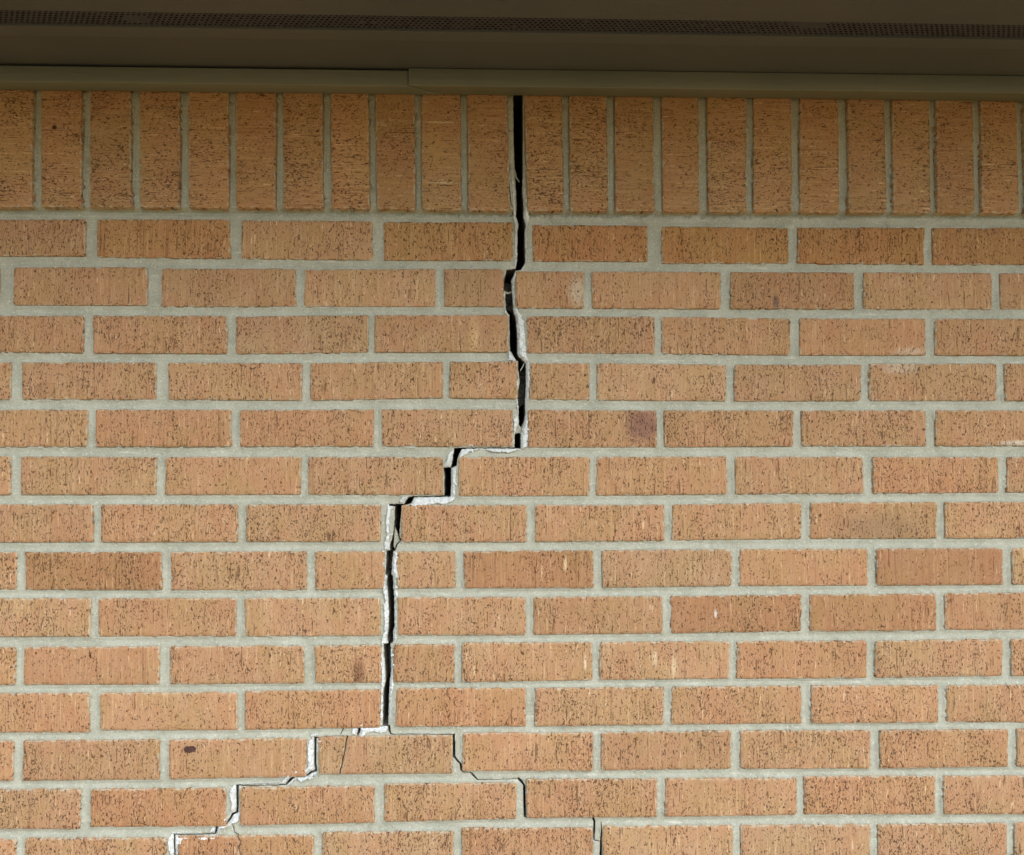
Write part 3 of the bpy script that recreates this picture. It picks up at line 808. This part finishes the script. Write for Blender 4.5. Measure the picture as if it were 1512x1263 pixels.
# ------------------------------------------------------------------ the rest of the wall, beyond the measured bricks
STEPX, STEPZ, BW, BH = 0.2032, 0.0678, 0.192, 0.0565
ov, of = [], []
def obox(xa, xb, za, zb_, y=0.0):
    s = len(ov); c = 0.0012
    for (ax, bx_, az, bz_, yy) in ((xa, xb, za, zb_, 0.05), (xa, xb, za, zb_, y+c), (xa+c, xb-c, za+c, zb_-c, y)):
        ov.extend([(ax, yy, az), (bx_, yy, az), (bx_, yy, bz_), (ax, yy, bz_)])
    for k_ in (0, 4):
        for i in range(4):
            j = (i+1) % 4
            of.append((s+k_+i, s+k_+j, s+k_+4+j, s+k_+4+i))
    of.append((s+8, s+9, s+10, s+11))
XMIN, XMAX = -4.2, 4.2
for r, (tp, bt, xs) in enumerate(ROWS, 1):
    la = xs[0][0]; rb = xs[-1][1]
    xl, zl = wp(la, interp(tp, la)); xr, zr = wp(rb, interp(tp, rb))
    x = xl-0.0105
    while x > XMIN: obox(max(x-BW, XMIN), x, zl-BH, zl, random.uniform(-.0005, .0005)); x -= STEPX
    x = xr+0.0105
    while x < XMAX: obox(x, min(x+BW, XMAX), zr-BH, zr, random.uniform(-.0005, .0005)); x += STEPX
xl, zl = wp(-82, 309); x = xl-0.0105
z_top = wp(756, TOPY)[1]
while x > XMIN: obox(x-0.056, x, zl-0.002, z_top, -0.004); x -= STEPZ
xr, zr = wp(1633, 317); x = xr+0.0105
while x < XMAX: obox(x, x+0.056, zr-0.002, z_top, -0.004); x += STEPZ
zrow = wp(756, 1297)[1]-0.001
i = 0
while zrow > 0.03:
    x = XMIN + (0.1 if i % 2 else 0.0)
    while x < XMAX: obox(x, min(x+BW, XMAX), zrow-BH, zrow, random.uniform(-.0005, .0005)); x += STEPX
    zrow -= STEPZ; i += 1
rest = link('brick', mesh('outer_brick', ov, of, M_BRICK), wall); rest['kind'] = 'stuff'; rest.color = (1, 1, 1, 1)
YO = 0.0058
om = []
for (a, b_, c, d) in ((XMIN, x0+0.002, 0, z_top), (x1-0.004, XMAX, 0, z_top), (x0+0.002, x1-0.004, 0, zb+0.003)):
    s = len(om); om += [(a, YO, c), (b_, YO, c), (b_, YO, d), (a, YO, d)]
rm = link('mortar', mesh('outer_mortar', om, [(0,1,2,3),(4,5,6,7),(8,9,10,11)], M_MORTAR), wall); rm['kind'] = 'stuff'
# sheathing behind the bricks, and the body of the house behind it
box('sheathing', XMIN, XMAX, 0.115, 0.13, 0.0, 2.6, M_DARK, wall)
link('house_body', mesh('house_body', [(XMIN,0.13,0),(XMAX,0.13,0),(XMAX,8,0),(XMIN,8,0),(XMIN,0.13,2.6),(XMAX,0.13,2.6),(XMAX,8,2.6),(XMIN,8,2.6),
      (XMIN,0.02,0),(XMAX,0.02,0),(XMIN,0.02,2.6),(XMAX,0.02,2.6)],
      [(1,2,6,5),(2,3,7,6),(3,0,4,7),(8,0,4,10),(1,9,11,5)], M_BRICK), wall)

# ------------------------------------------------------------------ eave
eave = thing('roof_eave', 'olive brown painted eave with perforated vent strip and trim board above the bricks', 'eave')
def elev(py): return math.atan((H/2-py)/F)+PITCH
D = -CAM.y
T0 = 0.024                                            # trim board thickness
h_bot = (D-0.0072)*math.tan(elev(140.8))                     # underside of the board, at the wall
t_used = D - h_bot/math.tan(elev(127.8))
yb = -t_used                                          # front face of the board
h_top = (D+yb)*math.tan(elev(101.6))                  # soffit plane
Z_B, Z_S = CAM.z+h_bot, CAM.z+h_top
def sy(py): return -(D - h_top/math.tan(elev(py)))    # soffit plane: photo line -> y
Y_L, Y_V0, Y_V1 = sy(60.0), sy(46.6), sy(25.0)
print('EAVE', t_used, Z_B-CAM.z, Z_S-CAM.z, Y_L, Y_V0, Y_V1, 'wall', x0, x1, zb, zt, 'tris', len(fl))
# two lengths of trim board meeting in a slanted joint
xj = wp(602, 115, yb)[0]
def trim(name, xa_f, xa_b, xb_f, xb_b, dz, dy):
    bm = bmesh.new()
    zs = (Z_B+dz, Z_S-(0.0035 if dz < -0.0005 else 0.0005))
    vs = []
    for z in zs:
        for (x, y) in ((xa_f, yb+dy), (xb_f, yb+dy), (xb_b, -0.0072), (xa_b, -0.0072)): vs.append(bm.verts.new((x, y, z)))
    for f in ((0,1,2,3),(4,7,6,5),(0,4,5,1),(1,5,6,2),(2,6,7,3),(3,7,4,0)): bm.faces.new([vs[i] for i in f])
    bmesh.ops.recalc_face_normals(bm, faces=bm.faces)
    bmesh.ops.bevel(bm, geom=bm.edges[:], offset=0.0016, segments=3, affect='EDGES', profile=0.5)
    me = bpy.data.meshes.new(name); bm.to_mesh(me); bm.free()
    me.polygons.foreach_set('use_smooth', [True]*len(me.polygons)); me.set_sharp_from_angle(angle=math.radians(40))
    me.materials.append(M_TRIM)
    return link(name, me, eave)
sl = 0.026
trim('trim_board', XMIN, XMIN, xj-0.0018, xj-0.0018+sl*1.9, -0.0010, 0.0009)
trim('trim_board', xj+0.0004, xj+0.0004+sl*1.9, XMAX, XMAX, -0.0004, -0.0004)
# soffit boards either side of the vent strip (real thickness), slight step at the flange
box('soffit_board', XMIN, XMAX, Y_L+0.001, 0.10, Z_S, Z_S+0.010, M_SOFFIT, eave)
box('soffit_board', XMIN, XMAX, -0.57, Y_V1-0.0005, Z_S-0.0015, Z_S+0.010, M_SOFFIT, eave, 0.0006)
box('vent_flange', XMIN, XMAX, Y_V0, Y_L+0.0005, Z_S-0.0020, Z_S+0.004, M_FLANGE, eave, 0.0009)
# perforated strip: square cells each with a real hole, sunk above the boards; a few holes are painted shut
def vent_strip():
    pitch = 0.0068; rows_ = 6
    dy = (Y_V0-Y_V1-0.003)/rows_
    z = Z_S+0.0012
    xa, xb = -1.0, 1.0
    vl, fl = [], []
    blobs = [(wp(150, 33, Y_V0)[0]*0.9, 1.9, 0.018), (wp(1222, 33, Y_V0)[0]*0.9, 4.6, 0.020), (wp(1245, 33, Y_V0)[0]*0.9, 4.0, 0.016)]
    nx_ = int((xb-xa)/pitch)
    for r in range(rows_):
        yc = Y_V0-0.0015-dy*(r+0.5)
        ox = (r % 2)*pitch/2
        for i in range(nx_):
            xc = xa+ox+pitch*(i+0.5)
            shut = any(((xc-bx_)/br)**2+((r-brr)/1.6)**2 < 1+0.4*N3(xc, r, 200) for bx_, brr, br in blobs) or random.random() < 0.012
            s = len(vl)
            cs = [(xc-pitch/2, yc-dy/2), (xc, yc-dy/2), (xc+pitch/2, yc-dy/2), (xc+pitch/2, yc), (xc+pitch/2, yc+dy/2), (xc, yc+dy/2), (xc-pitch/2, yc+dy/2), (xc-pitch/2, yc)]
            vl += [(x, y, z) for x, y in cs]
            if shut: fl.append(tuple(range(s, s+8))); continue
            R = 0.00185*random.uniform(0.85, 1.1)
            for k_ in range(8):
                a = math.radians(225+45*k_)
                vl.append((xc+R*math.cos(a), yc+R*math.sin(a), z))
            for k_ in range(8):
                j = (k_+1) % 8
                fl.append((s+k_, s+j, s+8+j, s+8+k_))
    # plain ends and borders
    def rect(a, b_, c, d, zz=z):
        s = len(vl); vl.extend([(a, c, zz), (b_, c, zz), (b_, d, zz), (a, d, zz)]); fl.append((s, s+1, s+2, s+3))
    rect(XMIN, xa, Y_V1, Y_V0); rect(xb+pitch, XMAX, Y_V1, Y_V0)
    rect(xa, xb+pitch, Y_V0-0.0015, Y_V0+0.002, z+0.0001); rect(xa, xb+pitch, Y_V1-0.002, Y_V1+0.0015, z+0.0001)
    return link('vent_strip', mesh('vent_strip', vl, fl, M_VENT), eave)
vent_strip()
# black sheet standing in for the dark attic behind the vent holes, fascia, roof deck
box('attic_shade_sheet', XMIN, XMAX, -0.55, 0.10, Z_S+0.06, Z_S+0.07, M_DARK, eave)
box('fascia_board', XMIN, XMAX, -0.595, -0.5705, Z_S-0.02, Z_S+0.14, M_TRIM, eave, 0.002)
rf = mesh('roof_deck', [(XMIN-.4,-0.65,Z_S+0.14),(XMAX+.4,-0.65,Z_S+0.14),(XMAX+.4,4.0,Z_S+1.6),(XMIN-.4,4.0,Z_S+1.6),(XMAX+.4,8.7,Z_S+0.14),(XMIN-.4,8.7,Z_S+0.14),
      (XMIN-.4,-0.65,Z_S+0.16),(XMAX+.4,-0.65,Z_S+0.16),(XMAX+.4,4.0,Z_S+1.62),(XMIN-.4,4.0,Z_S+1.62),(XMAX+.4,8.7,Z_S+0.16),(XMIN-.4,8.7,Z_S+0.16)],
      [(0,1,2,3),(3,2,4,5),(6,9,8,7),(9,11,10,8),(0,6,7,1),(5,4,10,11),(0,3,9,6),(3,5,11,9),(1,7,8,2),(2,8,10,4)], M_SHINGLE)
link('roof_deck', rf, eave)
